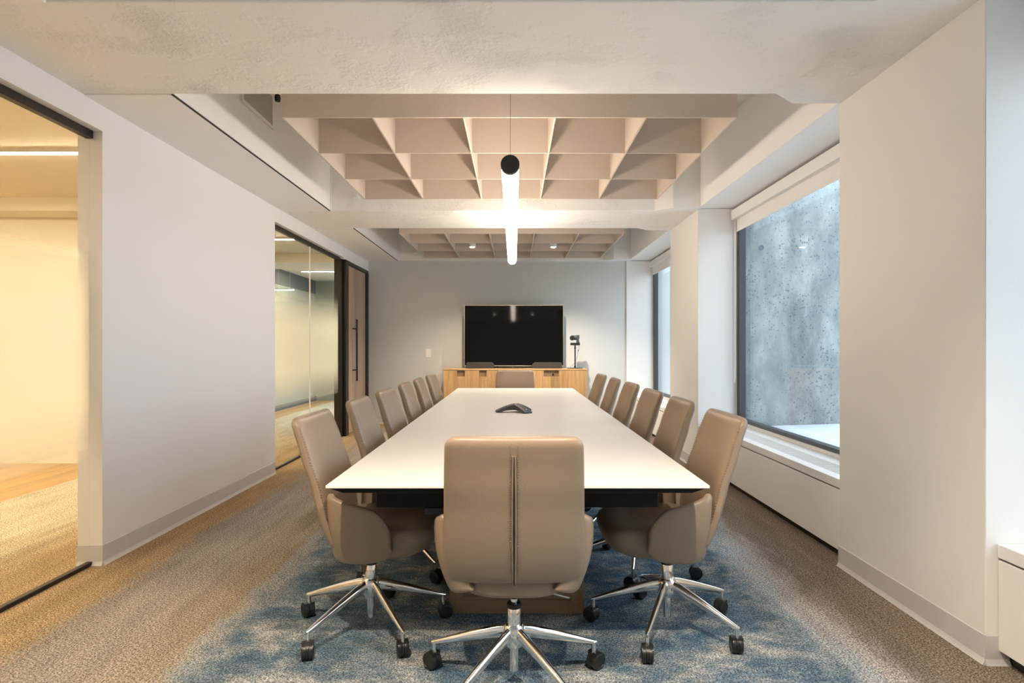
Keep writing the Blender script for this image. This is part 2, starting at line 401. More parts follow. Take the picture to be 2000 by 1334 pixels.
# door with bronze frame
dr = struct(empty('door_1', (XL, 8.28, 0)))
fr = MB(); fr.box(-.13, -.03, 0, .06, 0, DH); fr.box(-.13, .012, .08, .22, 0, DH); fr.box(-.13, .012, 1.26, 1.32, 0, DH); fr.box(-.13, .012, .22, 1.26, DH-.05, DH)
fr.box(-.11,-.05,.05,.09,0,DH)
fr.build('door_frame', M['blackmetal'], dr, bevel=.003)
leaf = MB().box(-.055, -.010, .226, 1.255, .008, DH-.055).build('door_leaf', M['doorwood'], dr, bevel=.002)
h = MB(); h.tube((.055, .50, .74), (.055, .50, 1.635), .014, n=16)
for z in (.90, 1.50): h.tube((-.012, .50, z), (.055, .50, z), .009, n=12)
h.build('pull_handle', M['black'], leaf, smooth=True)
h = MB(); h.tube((-.02, .40, .74), (-.003, .40, .74), .001)
struct(MB().box(XL-WT, XL+.0, DO1+.0, YB, 0, DH).build('trim_12', M['wall']))

# windows, blinds and radiator covers on the right
def right_window(n, y0, y1):
    w = struct(empty('window_%d' % n, (2.27, y0, 0)))
    f = MB(); L_ = y1-y0
    f.box(-.040, .030, 0, .055, .50, ZB); f.box(-.040, .030, L_-.055, L_, .50, ZB)
    f.box(-.040, .030, .055, L_-.055, .50, .53); f.box(-.040,.030,.055,L_-.055, ZB-.06, ZB)
    f.build('frame', M['winframe'], w, bevel=.003)
    MB().box(.018, .030, .05, L_-.05, .525, ZB-.05).build('pane', M['glass'], w)
    MB().box(-.010, -.004, L_-.052, L_-.046, .51, ZB-.1).build('weather_strip', M['silver'], w)
    return w
wins = [(-.28, 2.36), (3.42, 6.05), (7.12, 9.70)]
for i, (a, b_) in enumerate(wins): right_window(3+i, a, b_)
wlab = ['above the nearest radiator cover at the right edge of the photo', 'over the large window between the two nearest white piers', 'over the far window beside the back wall']
for i, (a, b_) in enumerate(wins):
    t = empty('roller_blind', (2.17, a, ZB)); tag(t, 'white rolled-up roller blind ' + wlab[i], 'window blind', 'roller blinds above the windows')
    L_ = b_-a
    MB().prism([(-.002,-.012),(.012,-.012),(.012,-.095),(.045,-.095),(.045,-.108),(-.002,-.108)], 'y', .012, L_-.012).build('fascia', M['white'], t, bevel=.002)
    MB().tube((.036,.02,-.05),(.036,L_-.02,-.05), .026).build('roller', M['blind'], t, smooth=True)
    MB().box(.046,.049,.03,L_-.03,-.212,-.05).build('shade_fabric', M['blind'], t)
    MB().box(.041,.052,.03,L_-.03,-.228,-.208).build('hem_bar', M['blind'], t, bevel=.003)
    if i == 1:
        MB().path([(.02, L_-.045, -.1),(.018,L_-.045,-.8),(.016,L_-.045,-1.55),(.016,L_-.05,-1.70),(.016,L_-.062,-1.735),(.016,L_-.075,-1.70),(.016,L_-.078,-1.55),(.018,L_-.075,-.1)], .0022, n=6).build('bead_chain', M['white'], t, smooth=True)
rlab = ['at the right edge in front of the nearest pier', 'below the large window between the two white piers', 'below the far window beside the back wall']
for i, (a, b_) in enumerate(wins):
    t = empty('radiator_cover', (0, a, 0)); tag(t, 'low white perimeter radiator cover ' + rlab[i], 'radiator cover', 'radiator covers under the windows')
    L_ = b_-a
    top = MB(); x0 = 1.885
    top.box(x0, x0+.075, .002, L_-.002, .418, .470); top.box(x0+.225, 2.24, .002, L_-.002, .45, .470)
    top.box(x0+.075, x0+.225, .002, .06, .45, .470); top.box(x0+.075, x0+.225, L_-.06, L_-.002, .45, .470)
    tp = top.build('top_shelf', M['white'], t, bevel=.002)
    g = MB(); k = 0; y = .065
    while y < L_-.07:
        g.box(x0+.075, x0+.225, y, y+.012, .452, .468); y += .028
    g.box(x0+.075, x0+.225, .06, L_-.06, .430, .436); g.box(x0+.147, x0+.153, .06, L_-.06, .45, .466)
    g.build('air_grille', M['white'], tp)
    MB().box(x0+.003, x0+.024, .002, L_-.002, .055, .408).build('front_panel', M['white'], t, bevel=.003)
    MB().box(x0+.020, 2.235, .006, L_-.006, .10, .419).build('casing', M['gap'], t)
    MB().box(x0+.048, 2.235, .002, L_-.002, 0, .10).build('toe_kick', M['black'], t)

# exterior: concrete fins between windows, ledge and ground
def fin(y0, y1):
    f = MB(); f.box(2.36, 3.55, y0+.06, y1-.06, -.5, 4.2); f.box(2.28, 2.365, y0+.002, y1-.002, -.5, 4.2)
    return f
flabs = ['rough pitted concrete fin outside at the right edge beyond the nearest radiator', 'rough pitted concrete fin seen through the large window', 'rough pitted concrete fin seen through the far narrow window', 'rough concrete fin outside behind the camera side']
for (y0, y1), lb in zip([piers[1], piers[2], piers[3], piers[0]], flabs):
    o = empty('concrete_fin', (2.4, y0, -.5)); tag(o, lb, 'concrete wall', 'concrete fins outside the windows')
    f = fin(y0, y1); ob = f.build('fin_slab', M['concrete'], o); ob.location = (-2.4, -y0, .5)
    if y0 > 5:
        hz = MB()
        for zz in (2.24,):
            hz.lathe([(.012,.0),(.020,-.002),(.024,-.004),(.024,.01)], 'y', (2.50, y0+.0585, zz), 16)
        q = hz.build('tie_hole', M['tiehole'], o, smooth=True); q.location = (-2.4, -y0, .5)
struct(MB().prism([(2.342,.30),(2.342,.42),(2.6,.44),(3.6,.47),(4.6,.50),(4.6,.30)], 'y', -2, 14).build('floor_exterior_ledge', M['ledge']))

# ------------------------------------------------------------------ corridor beyond the glass
struct(MB().box(-9, XL-WT-.0005, YN, 14, 2.75, 2.85).build('ceiling_corridor', M['cwall']))
cb = MB()
for (y0, y1) in ((2.405,3.284), (6.10,7.0), (9.80,10.7)): cb.box(-9, XL-WT-.0005, y0, y1, 2.61, 2.76)
struct(cb.build('trim_13', M['cwall']))
struct(MB().box(-9, -4.57, 6.42, 6.52, 0, 2.75).build('wall_corridor', M['cwall']))
struct(MB().box(-4.67, -4.57, 6.52, 14, 0, 2.45).build('wall_corridor_far', M['cgreen']))
struct(MB().box(-4.67, -4.56, 6.52, 14, 2.45, 2.75).build('trim_14', M['cdark']))
struct(MB().box(-4.6, XL-WT, 13.9, 14, 0, 2.75).build('wall_corridor_end', M['cgreen']))
struct(MB().box(-9.1, -9, YN, 14, 0, 2.85).build('wall_corridor_outer', M['cwall']))
struct(MB().box(-9, XL-WT, YN-.1, YN, 0, 2.85).build('wall_corridor_near', M['cwall']))
struct(MB().box(-4.56, -4.545, 6.43, 14, 0, .10).build('baseboard_corridor', M['cdark']))
clabs = [('long glowing linear light on corridor ceiling behind the nearest glass panel', -7.2, -2.75, 4.63, 2.72), ('glowing linear light at top of second glass panel just under the door head', -3.9, -2.75, 8.35, 2.72),
         ('short glowing linear light deep in corridor left of bronze door post', -4.2, -3.30, 11.95, 2.72), ('small glowing linear light deepest and lowest at left side of second glass panel', -4.47, -4.12, 11.3, 2.30),
         ('corridor linear light near the camera beyond nearest glass', -7.2, -2.75, .93, 2.72)]
for lb, x0, x1, y, z in clabs:
    o = empty('ceiling_light', ((x0+x1)/2, y, z)); tag(o, lb, 'ceiling light', 'linear lights in the corridor')
    hw = (x1-x0)/2
    MB().box(-hw, hw, -.03, .03, .0, .032 if z > 2.5 else .02).build('housing', M['white'], o)
    MB().box(-hw+.005, hw-.005, -.026, .026, -.003, .001).build('diffuser', M['strip'], o)
    if z < 2.5: MB().tube((-hw*.6,0,.02),(-hw*.6,0,.45),.0015).build('rod', M['white'], o); MB().tube((hw*.6,0,.02),(hw*.6,0,.45),.0015).build('rod', M['white'], o)

# ------------------------------------------------------------------ felt baffle grids
def felt(y0, label):
    o = empty('felt_baffle_grid', (-.0285, y0, 2.631)); tag(o, label, 'acoustic ceiling baffle', 'taupe felt baffle grids')
    W, S, hh, t = 2.77, .6755, .30, .006
    for k in range(4):
        MB().box(-W/2, W/2, k*S-t, k*S+t, 0, hh).build('cross_baffle', M['felt'], o, bevel=.001, seg=1)
    for k in range(6):
        x = -W/2 + k*W/5
        x += t if k == 0 else (-t if k == 5 else 0)
        MB().box(x-t, x+t, t, 3*S-t, .0005, hh-.001).build('long_baffle', M['felt'], o, bevel=.001, seg=1)
    for k in (1, 4):
        for j in (0, 3):
            MB().tube((-W/2+k*W/5+.03, j*S, hh-.02), (-W/2+k*W/5+.03, j*S, ZC-2.631), .0015, n=6).build('hanging_wire', M['silver'], o)
felt(3.675, 'large taupe felt baffle grid over the near part of the table')
felt(7.454, 'smaller-looking taupe felt baffle grid by the far wall with two downlights')

# pendant tube
pn = empty('pendant_light', (-.022, 3.35, 2.252)); tag(pn, 'long glowing white tube pendant with black end cap above the table', 'pendant light')
LT = 3.74
MB().lathe([(.0,.035),(.050,.035),(.050,1.262),(.050,1.263)], 'y', n=40).build('lamp_tube', M['lamp'], pn, smooth=True)
MB().lathe([(.050,1.275),(.050,LT-.01),(.040,LT),(.0,LT)], 'y', n=40).build('lamp_tube', M['lamp'], pn, smooth=True)
MB().lathe([(.0,0),(.049,0),(.0525,.003),(.0525,.036),(.049,.036)], 'y', n=40).build('end_cap', M['black'], pn, smooth=True)
MB().lathe([(.049,1.262),(.0508,1.262),(.0508,1.276),(.049,1.276)], 'y', n=40).build('joint_ring', M['white'], pn, smooth=True)
for yy in (.14, 3.3):
    z1 = ZC-2.252 if yy < 1 else 2.61-2.252
    MB().tube((0,yy,.047),(0,yy,ZC-2.252), .0012, n=6).build('suspension_cable', M['speaker'], pn)

# downlights
def downlight_proto():
    o = empty('downlight', (0,0,0))
    MB().lathe([(.0,.0),(.036,.0),(.036,.006),(.040,.006),(.042,.0),(.046,.0),(.047,.003),(.047,.115),(.0,.115)], 'z').build('housing', M['gloss_white'], o, smooth=True)
    MB().lathe([(.0,-.012),(.020,-.010),(.035,-.001),(.035,.004),(.0,.004)], 'z').build('lens', M['disc'], o)
    MB().tube((0,0,.115),(0,0,ZC-2.634), .008).build('stem', M['gloss_white'], o)
    return o
dl = [(-.585,8.47,'lit white cylinder downlight in the far felt grid, left of the glowing tube'), (.55,8.47,'lit white cylinder downlight in the far felt grid, right of the glowing tube'),
      (-.585,.95,'white cylinder downlight above camera to the left, out of view'), (.55,.95,'white cylinder downlight above camera to the right, out of view')]
pr = None
for i, (x, y, lb) in enumerate(dl):
    o = downlight_proto() if pr is None else copy_tree(pr)
    if pr is None: pr = o
    o.location = (x, y, 2.634); tag(o, lb, 'downlight', 'cylinder downlights')
    ld = bpy.data.lights.new('downlight_beam', 'SPOT'); ld.energy = 80 if y > 5 else 56; ld.color = (1,.84,.66); ld.spot_size = math.radians(125); ld.spot_blend = .8; ld.shadow_soft_size = .03
    lo = bpy.data.objects.new('downlight_beam', ld); COL.objects.link(lo); lo.parent = o; lo.location = (0,0,-.045)

# air vent on the left bulkhead
v = empty('air_vent', (-1.845, 4.35, 3.03)); tag(v, 'grey mesh air vent grille with white frame on the left bulkhead', 'air vent')
f = MB()
for a in ((-.27,.27,-.135,-.11),(-.27,.27,.11,.135),(-.27,-.245,-.11,.11),(.245,.27,-.11,.11)): f.box(0,.012,*a)
f.build('frame', M['white'], v, bevel=.002)
MB().box(0,.005,-.245,.245,-.11,.11).build('mesh_screen', M['grey_mesh'], v)
# sidewall sprinklers on the beams
for i, (x, y, z, lb) in enumerate([(-1.586, 6.10, 2.75, 'small white sprinkler head on beam left of near felt grid'), (-1.57, 9.80, 2.75, 'small white sprinkler head on beam left of far felt grid')]):
    if y > 9: y = 9.655
    o = empty('sprinkler', (x, y, z)); tag(o, lb, 'sprinkler', 'white sprinkler heads')
    MB().lathe([(.0,0),(.03,0),(.03,-.004),(.012,-.006),(.012,-.045),(0,-.045)], 'y').build('body', M['gloss_white'], o, smooth=True)
    MB().box(-.028,.028,-.060,-.010,-.020,-.012).build('deflector', M['gloss_white'], o, bevel=.002)
o = empty('security_sensor', (-1.72, 4.40, 3.07)); tag(o, 'small black and white sensor hanging beside the vent grille', 'sensor')
MB().box(-.012,.012,-.012,.012,0,.13).build('bracket', M['gloss_white'], o, bevel=.003)
MB().lathe([(0,-.05),(.018,-.045),(.022,-.02),(.018,0),(0,.004)], 'z').build('sensor_head', M['black'], o, smooth=True)

# ------------------------------------------------------------------ conference table
TX, TY0, TY1, TW, TZ = .013, 2.166, 7.25, .688, .743
tb = empty('conference_table', (TX, (TY0+TY1)/2, 0)); tag(tb, 'long white topped conference table with boxed wood base and black underframe', 'table')
hl = (TY1-TY0)/2
t_ = MB()
A = [(-TW,-hl),(TW,-hl),(TW,hl),(-TW,hl)]
def ring(off, z): return [t_.bm.verts.new((x-math.copysign(off,x), y-math.copysign(off,y), z)) for x, y in A]
R = [ring(.0015, TZ), ring(0, TZ-.0015), ring(0, TZ-.010), ring(.002, TZ-.012)]
t_._f(R[0])
for a, b_ in zip(R, R[1:]):
    for i in range(4): t_._f([a[i], b_[i], b_[(i+1)%4], a[(i+1)%4]])
t_._f(R[-1][::-1])
t_.build('table_top', M['table'], tb)
u = MB()
u.prism([(-TW+.004,TZ-.0122),(TW-.004,TZ-.0122),(TW-.06,TZ-.030),(-TW+.06,TZ-.030)], 'y', -hl+.012, hl-.012)
u.build('underside_panel', M['underside'], tb)
u = MB(); u.box(-.545,.545,-hl+.17,hl-.17,TZ-.125,TZ-.030)
u.build('underframe', M['underside'], tb, bevel=.004)
for yc, ln in ((2.81-(TY0+TY1)/2+.60, 1.2), (6.6-(TY0+TY1)/2-.60, 1.2)):
    b_ = MB(); y0, y1 = yc-ln/2, yc+ln/2; w = .313
    b_.box(-w+.006, w-.006, y0+.006, y1-.006, 0, TZ-.125)
    bs = b_.build('base_box', M['walnut'], tb)
    # mitred face frames at both ends, plain skins on the sides
    for ys, sg in ((y0, 1), (y1, -1)):
        zt = TZ-.126
        for pts in (((-w,0),(w,0),(w-.062,.062),(-w+.062,.062)), ((-w,zt),(-w+.062,zt-.062),(w-.062,zt-.062),(w,zt))):
            f = MB(); f.prism(pts, 'y', ys, ys+sg*.006); f.build('face_frame_rail', M['walnut'], bs)
        for pts in (((-w,.0),(-w+.062,.062),(-w+.062,zt-.062),(-w,zt)), ((w,0),(w,zt),(w-.062,zt-.062),(w-.062,.062))):
            f = MB(); f.prism(pts, 'y', ys, ys+sg*.006); f.build('face_frame_stile', M['wv'], bs)
    MB().box(-w+.09, w-.07, y0-.001+.006, y0+.0075, .150, .180).build('cable_slot', M['gap'], bs)
MB().box(-.36,-.22,-hl+.165,-hl+.30,TZ-.150,TZ-.126).build('power_unit', M['speaker'], tb, bevel=.003)

# conference phone with three arched arms
ph = empty('conference_phone', (.012, 4.60, TZ)); tag(ph, 'dark grey three-armed conference phone standing on the white table', 'conference phone')
b_ = MB()
def arm(ang, ln, tipw):
    n = 9; V = []
    for i in range(n+1):
        s = i/n
        r = ln*s; zt = .064*(1-s**1.35)+.014*s; w = .032+(tipw-.032)*s; th = .034*(1-s)+.014
        if s > .75: th = zt
        ca, sa = math.cos(ang), math.sin(ang)
        V.append([b_.bm.verts.new((r*ca-wy*sa, r*sa+wy*ca, z)) for wy, z in ((-w,zt-th if i<n else 0),(-w*1.02,zt-.004),(-w*.8,zt),(w*.8,zt),(w*1.02,zt-.004),(w,zt-th if i<n else 0))])
    for a, c in zip(V, V[1:]):
        for i in range(6): b_._f([a[i], a[(i+1)%6], c[(i+1)%6], c[i]])
    b_._f(V[0]); b_._f(V[-1])
arm(math.radians(190), .150, .034); arm(math.radians(-50), .150, .034); arm(math.radians(50), .150, .034)
b_.build('speaker_body', M['phone'], ph, smooth=True, angle=40)
b_ = MB(); ca, sa = math.cos(math.radians(-52)), math.sin(math.radians(-52))
b_.box(-.006,.006,-.004,.004,0,.0012)
o = b_.build('logo_mark', M['led'], ph); o.location = (.128*ca, .128*sa, .0295); o.rotation_euler = (0, math.radians(22), math.radians(-52))

# ------------------------------------------------------------------ chair
def interp(tab, x):
    if x <= tab[0][0]: return tab[0][1:]
    for a, b_ in zip(tab, tab[1:]):
        if x <= b_[0]:
            t = (x-a[0])/(b_[0]-a[0]); t = t*t*(3-2*t)*.35+t*.65
            return tuple(p+(q-p)*t for p, q in zip(a[1:], b_[1:]))
    return tab[-1][1:]
# z: (rear surface y, half width, half thickness, plan curvature)
BACK = [(.415, -.118, .230, .020, .030), (.45,-.135,.243,.025,.032), (.50,-.158,.248,.030,.034), (.56,-.178,.247,.032,.032), (.66,-.203,.240,.034,.028), (.80,-.238,.234,.034,.014), (.948,-.274,.226,.030,.004)]
def chair_back():
    m = MB(); n = 56; zt, r = .948, .036
    zs = [.415,.421,.432,.450,.475,.50,.52,.55,.59,.63,.67,.71,.75,.79,.83,.87,zt-r]
    rows = [(z, 0) for z in zs] + [(zt-r+r*math.sin(a), a) for a in [PI/2*k/7 for k in range(1,8)]]
    rings = []
    for k, (z, a) in enumerate(rows):
        yr, w, th, cv = interp(BACK, z)
        yc = yr+th; w2 = w-r+r*math.cos(a); th2 = th*(.18+.82*math.cos(a)**.7)
        if k == 0: w2 -= .014; th2 *= .5
        if k == 1: w2 -= .005; th2 *= .8
        ring_ = []
        for i in range(n):
            t = 2*PI*i/n; c, s = math.cos(t), math.sin(t)
            x = w2*math.copysign(abs(c)**.42, c); y = th2*math.copysign(abs(s)**.62, s)
            if s > 0: y *= 1.12*(1-.25*(x/w)**4)
            if s < 0 and .47 < z < .90: y += .003*math.exp(-(x/.009)**2)      # shallow tuck along the centre seam
            ring_.append(m.bm.verts.new((x, yc+y+cv*(x/w)**2, z)))
        rings.append(ring_)
    for a, b_ in zip(rings, rings[1:]):
        for i in range(n): m._f([a[i], a[(i+1)%n], b_[(i+1)%n], b_[i]])
    m._f(rings[0][::-1]); m._f(rings[-1])
    return m
ARM = [  # s: plan x, y at top, z top, then plan x, y, z at the bottom
 (0.0, .165,-.080,.470, .134,-.084,.388), (.14, .222,-.086,.636, .178,-.076,.374), (.26, .248,-.084,.656, .204,-.052,.366), (.36, .263,-.066,.643, .216,-.024,.362),
 (.52, .272,-.020,.624, .222,.030,.361), (.72, .270,.050,.605, .226,.088,.368), (.86, .264,.098,.588, .230,.122,.380), (.93, .258,.128,.560, .232,.146,.396), (1.0, .252,.160,.490, .236,.166,.425)]
def chair_arm(sgn):
    def fn(u, v):
        xt, yt, zt, xb, yb, zb = interp(ARM, u)
        k = v**2.2
        x = xt*(1-k)+xb*k + .006*math.sin(PI*v)
        y = yt*(1-v**1.6)+yb*v**1.6
        return (sgn*x, y, zt+(zb-zt)*v)
    m = MB(); m.grid(fn, 22, 12); return m
def chair_seat():
    m = MB(); n = 44
    # z rings: lower pan to cushion top: (z, front y, rear y, half width)
    R_ = [(.350,.12,-.040,.10), (.354,.19,-.076,.145), (.364,.245,-.092,.175), (.385,.285,-.096,.198), (.41,.308,-.085,.214), (.44,.320,-.080,.226), (.465,.322,-.080,.228), (.485,.314,-.080,.224), (.497,.295,-.122,.212), (.501,.25,-.09,.18)]
    rings = []
    for z, f, rr, w in R_:
        yc, hy = (f+rr)/2, (f-rr)/2; ring_ = []
        for i in range(n):
            t = 2*PI*i/n; c, s = math.cos(t), math.sin(t)
            x = w*math.copysign(abs(c)**.55, c); y = yc+hy*math.copysign(abs(s)**.55, s)
            ring_.append(m.bm.verts.new((x, y, z-.012*max(0,(y-.2)/.12)*(1 if z>.45 else 0))))
        rings.append(ring_)
    for a, b_ in zip(rings, rings[1:]):
        for i in range(n): m._f([a[i], a[(i+1)%n], b_[(i+1)%n], b_[i]])
    m._f(rings[0][::-1]); m._f(rings[-1]); return m
def rear_y(z, x=0):
    yr, w, th, cv = interp(BACK, z); return yr+cv*(x/w)**2
def make_chair():
    root = empty('office_chair')
    chair_back().build('backrest', M['leather'], root, smooth=True, angle=60)
    for sx in (-1, 1):
        m = MB()
        pts = [(sx*(.0036+.0022*math.sin(PI*min(1,(z-.415)/.475))), rear_y(z)+.0014, z) for z in [.417+.470*k/20 for k in range(21)]]
        m.path(pts, .0034, n=8); m.build('seam_piping', M['leather'], root, smooth=True)
    MB().grid(lambda u, v: ((u-.5)*(.001+.0062*math.sin(PI*v)), rear_y(.419+v*.46)-.0012, .419+v*.46), 1, 20).build('back_slit', M['gap'], root, solid=.0012)
    for sx in (-.0125,.0125):
        m = MB(); z = .435
        while z < .925:
            y = rear_y(z)-.0003; m.box(sx-.0014, sx+.0014, y-.0006, y+.004, z, z+.0010); z += .0085
        tag(m.build('stitching', M['stitch'], root), kind='stuff')
    for sx in (-1, 1):        # side stitching just behind the front pad edge
        m = MB(); z = .53
        while z < .915:
            yr, w, th, cv = interp(BACK, z)
            m.box(*sorted((sx*(w-.001), sx*(w+.0010))), yr+th+cv+.010, yr+th+cv+.018, z, z+.0012); z += .0105
        tag(m.build('stitching', M['stitch'], root), kind='stuff')
    for sx in (-1, 1):
        chair_arm(sx).build('armrest', M['leather'], root, smooth=True, solid=.030, subsurf=1)
    chair_seat().build('seat', M['leather'], root, smooth=True, angle=60)
    MB().lathe([(0,.365),(.045,.365),(.045,.345),(.028,.332),(.020,.318),(0,.318)]).build('tilt_bracket', M['chrome'], root, smooth=True)
    m = MB().lathe([(0,.318),(.0135,.318),(.0135,.27),(0,.27)]); m.build('gas_column', M['chrome'], root, smooth=True)
    MB().lathe([(0,.300),(.024,.300),(.027,.296),(.027,.284),(.024,.280),(0,.280)]).build('collar_ring', M['black'], root, smooth=True)
    MB().lathe([(0,.284),(.0245,.284),(.0255,.282),(.0255,.215),(0,.215)]).build('outer_column', M['chrome'], root, smooth=True)
    MB().lathe([(0,.150),(.0175,.150),(.0175,.052),(.0165,.050),(0,.050)]).build('lower_column', M['chrome'], root, smooth=True)
    MB().lathe([(0,.222),(.032,.222),(.038,.214),(.040,.195),(.038,.160),(.030,.142),(0,.140)]).build('hub', M['chrome'], root, smooth=True)
    MB().path([(.045,.0,.345),(.10,.01,.338),(.205,.02,.308)], .0042, n=8).build('tilt_lever', M['chrome'], root, smooth=True)
    leg0 = None
    for k in range(5):
        if leg0 is None:
            m = MB(); m.path([(.022,0,.192),(.06,0,.185),(.15,0,.160),(.25,0,.128),(.310,0,.108),(.332,0,.102)], [(.013,.026),(.0145,.025),(.0135,.020),(.011,.0145),(.009,.0105),(.006,.008)], n=16)
            leg = m.build('leg', M['chrome'], root, smooth=True, angle=60); leg0 = leg
            c = MB(); c.mi = 1; c.lathe([(0,.106),(.0088,.106),(.0088,.062),(0,.062)], 'z', (.322,0,0), 14)
            c.mi = 0
            for s in (-1, 1):
                x0 = .322; y0 = s*.0125
                c.lathe([(0,y0-.011),(.027,y0-.011),(.0325,y0-.007),(.0335,y0),(.0325,y0+.007),(.027,y0+.011),(.024,y0+.0112),(.023,y0+.0095),(0,y0+.0095)] if s>0 else
                        [(0,y0-.0095),(.023,y0-.0095),(.024,y0-.0112),(.027,y0-.011),(.0325,y0-.007),(.0335,y0),(.0325,y0+.007),(.027,y0+.011),(0,y0+.011)], 'y', (x0-.012,0,.0338), 24)
            c.lathe([(0,-.0035),(.0325,-.0035),(.0325,.0035),(0,.0035)],'y',(.310,0,.0345),24); c.prism([(.322-.040,.040),(.322-.034,.058),(.322-.018,.068),(.322+.008,.068),(.322+.010,.056),(.322-.01,.04)],'y',-.0225,.0225)
            # offset to its own swivel origin
            bmesh.ops.translate(c.bm, verts=c.bm.verts, vec=(-.322,0,0))
            cs = c.build('caster', [M['black'], M['chrome']], leg, smooth=True, angle=40); cs.location = (.322,0,0)
        else:
            leg = leg0.copy(); COL.objects.link(leg); leg.parent = root
            cc = cs.copy(); COL.objects.link(cc); cc.parent = leg
    for c in root.children:      # the column stands a little forward of the shell's middle
        if c.name.split('.')[0] in ('tilt_bracket','gas_column','collar_ring','outer_column','lower_column','hub','tilt_lever','leg'): c.location.y = .020
    return root
def kids(o): return sorted(o.children, key=lambda k: k.name)
proto = make_chair(); used = False
def place_chair(x, y, rz, base, label, casters=None, lever=True):
    global used
    r = proto if not used else copy_tree(proto)
    used = True
    r.location = (x, y, 0); r.rotation_euler = (0, 0, rz)
    r['label'] = label; r['category'] = 'chair'; r['group'] = 'taupe office chairs around the conference table'
    legs = [c for c in kids(r) if c.name.split('.')[0] == 'leg']
    for k, l in enumerate(legs):
        l.rotation_euler = (0, 0, math.radians(base+72*k)-rz)
        l.children[0].rotation_euler = (0, 0, math.radians((casters[k] if casters else random.uniform(0,360))))
    return r
bpy.context.view_layer.update()
D = math.radians
place_chair(.0, 2.205, 0, 18, 'nearest taupe chair at the table head, seen from behind with centre back seam', [200, 60, 160, 120, 20])
LX = [(2.67,-.652,0), (3.43,-.645,1), (4.11,-.638,-1), (4.86,-.640,1), (5.55,-.640,2), (6.30,-.630,-2)]
RX = [(2.67,.696,0), (3.40,.705,-1), (4.08,.700,1), (4.86,.710,1), (5.60,.700,-1), (6.40,.690,2)]
nth = ['nearest', 'second', 'third', 'fourth', 'fifth', 'farthest']
seatdesc = ['by the near corner of the table', 'behind the nearest left chair', 'in the middle of the row', 'past the middle of the row', 'next to last toward the screen', 'closest to the credenza']
for i, (y, x, a) in enumerate(LX):
    place_chair(x, y, D(-90+a), [18,22,10,35,50,5][i], '%s taupe chair left of the table, %s' % (nth[i].capitalize(), seatdesc[i]), [180,60,150,230,340] if i == 0 else None)
for i, (y, x, a) in enumerate(RX):
    place_chair(x, y, D(90+a), [26,40,14,30,60,20][i], '%s taupe chair on the window side, %s' % (nth[i].capitalize(), seatdesc[i].replace('left','right')), [20,300,150,200,310] if i == 0 else None)
place_chair(.012, 7.16, PI, 20, 'taupe chair at the far head of the table, facing the camera before the credenza')

# ------------------------------------------------------------------ credenza and what stands on it
CX, CW, CY0, CY1, CZ = .018, 1.095, 9.22, 9.68, .903
cr = empty('credenza', (CX, CY0, 0)); tag(cr, 'honey oak credenza cabinet with four doors against the far wall', 'cabinet')
DY = CY1-CY0
MB().box(-CW+.004, CW-.004, .02, DY, .06, CZ-.026).build('carcass', M['oak'], cr)
MB().box(-CW, CW, -.003, DY, CZ-.024, CZ).build('counter_top', M['oak_h'], cr, bevel=.002)
MB().box(-CW+.03, CW-.03, .05, DY-.02, 0, .062).build('plinth', M['black'], cr)
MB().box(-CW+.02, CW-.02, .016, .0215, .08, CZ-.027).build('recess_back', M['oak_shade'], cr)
dw = CW*2/4
# per door: notch left/right offset from the door's left edge
notch = [(.205, .325), (.004, .110), (.430, .5435), (.004, .115)]
for k in range(4):
    x0 = -CW+k*dw+.0015; x1 = x0+dw-.003; zt = CZ-.028; zb = .065; nz = zt-.092
    a, c = x0+notch[k][0], x0+notch[k][1]
    d_ = MB()
    if notch[k][0] < .01: poly = [(x0,zb),(x1,zb),(x1,zt),(c,zt),(c,nz),(x0,nz)]
    elif notch[k][1] > .54: poly = [(x0,zb),(x1,zb),(x1,nz),(a,nz),(a,zt),(x0,zt)]
    else: poly = [(x0,zb),(x1,zb),(x1,zt),(c,zt),(c,nz),(a,nz),(a,zt),(x0,zt)]
    d_.prism(poly, 'y', -.002, .016)
    do = d_.build('door', M['oak'], cr)
MB().lathe([(0,-.0),(.012,-.0),(.014,.004),(.014,.012),(0,.012)], 'y', (.055+ .0, .006, CZ-.085)).build('lock', M['black'], cr, smooth=True).location.x = .567-.055+.01

tv = empty('television', (.0-.003, 9.43, CZ)); tag(tv, 'large black flat-screen television with thin champagne frame standing on the credenza', 'television')
tw, tz0, tz1 = .7775, .030, .985
TR = -math.radians(1.45)
def tvpart(o):
    o.rotation_euler = (TR, 0, 0); return o
f = MB(); z0, z1 = tz0, tz1; e = .011
for a in ((-tw,tw,z0,z0+.016),(-tw,tw,z1-e*.7,z1),(-tw,-tw+e,z0+.016,z1-e*.7),(tw-e,tw,z0+.016,z1-e*.7)): f.box(a[0],a[1],-.012,.022,a[2],a[3])
tvpart(f.build('bezel', M['silver'], tv, bevel=.001))
tvpart(MB().box(-tw+e*.8, tw-e*.8, -.004, .018, z0+.014, z1-e*.5).build('screen', M['screen'], tv))
tvpart(MB().prism([(.0181,z0+.01),(.055,z0+.02),(.06,z0+.5),(.03,z1-.02),(.0181,z1-.01)], 'x', -tw+.015, tw-.015).build('back_housing', M['black'], tv))
for sx in (-1, 1):
    m = MB(); m.path([(sx*(tw-.02),0,.035),(sx*(tw-.015),-.06,.009),(sx*(tw-.015),-.085,.0075)], .006, n=8); m.path([(sx*(tw-.02),0,.035),(sx*(tw-.015),.08,.009),(sx*(tw-.015),.10,.0075)], .006, n=8)
    m.build('foot', M['silver'], tv, smooth=True)
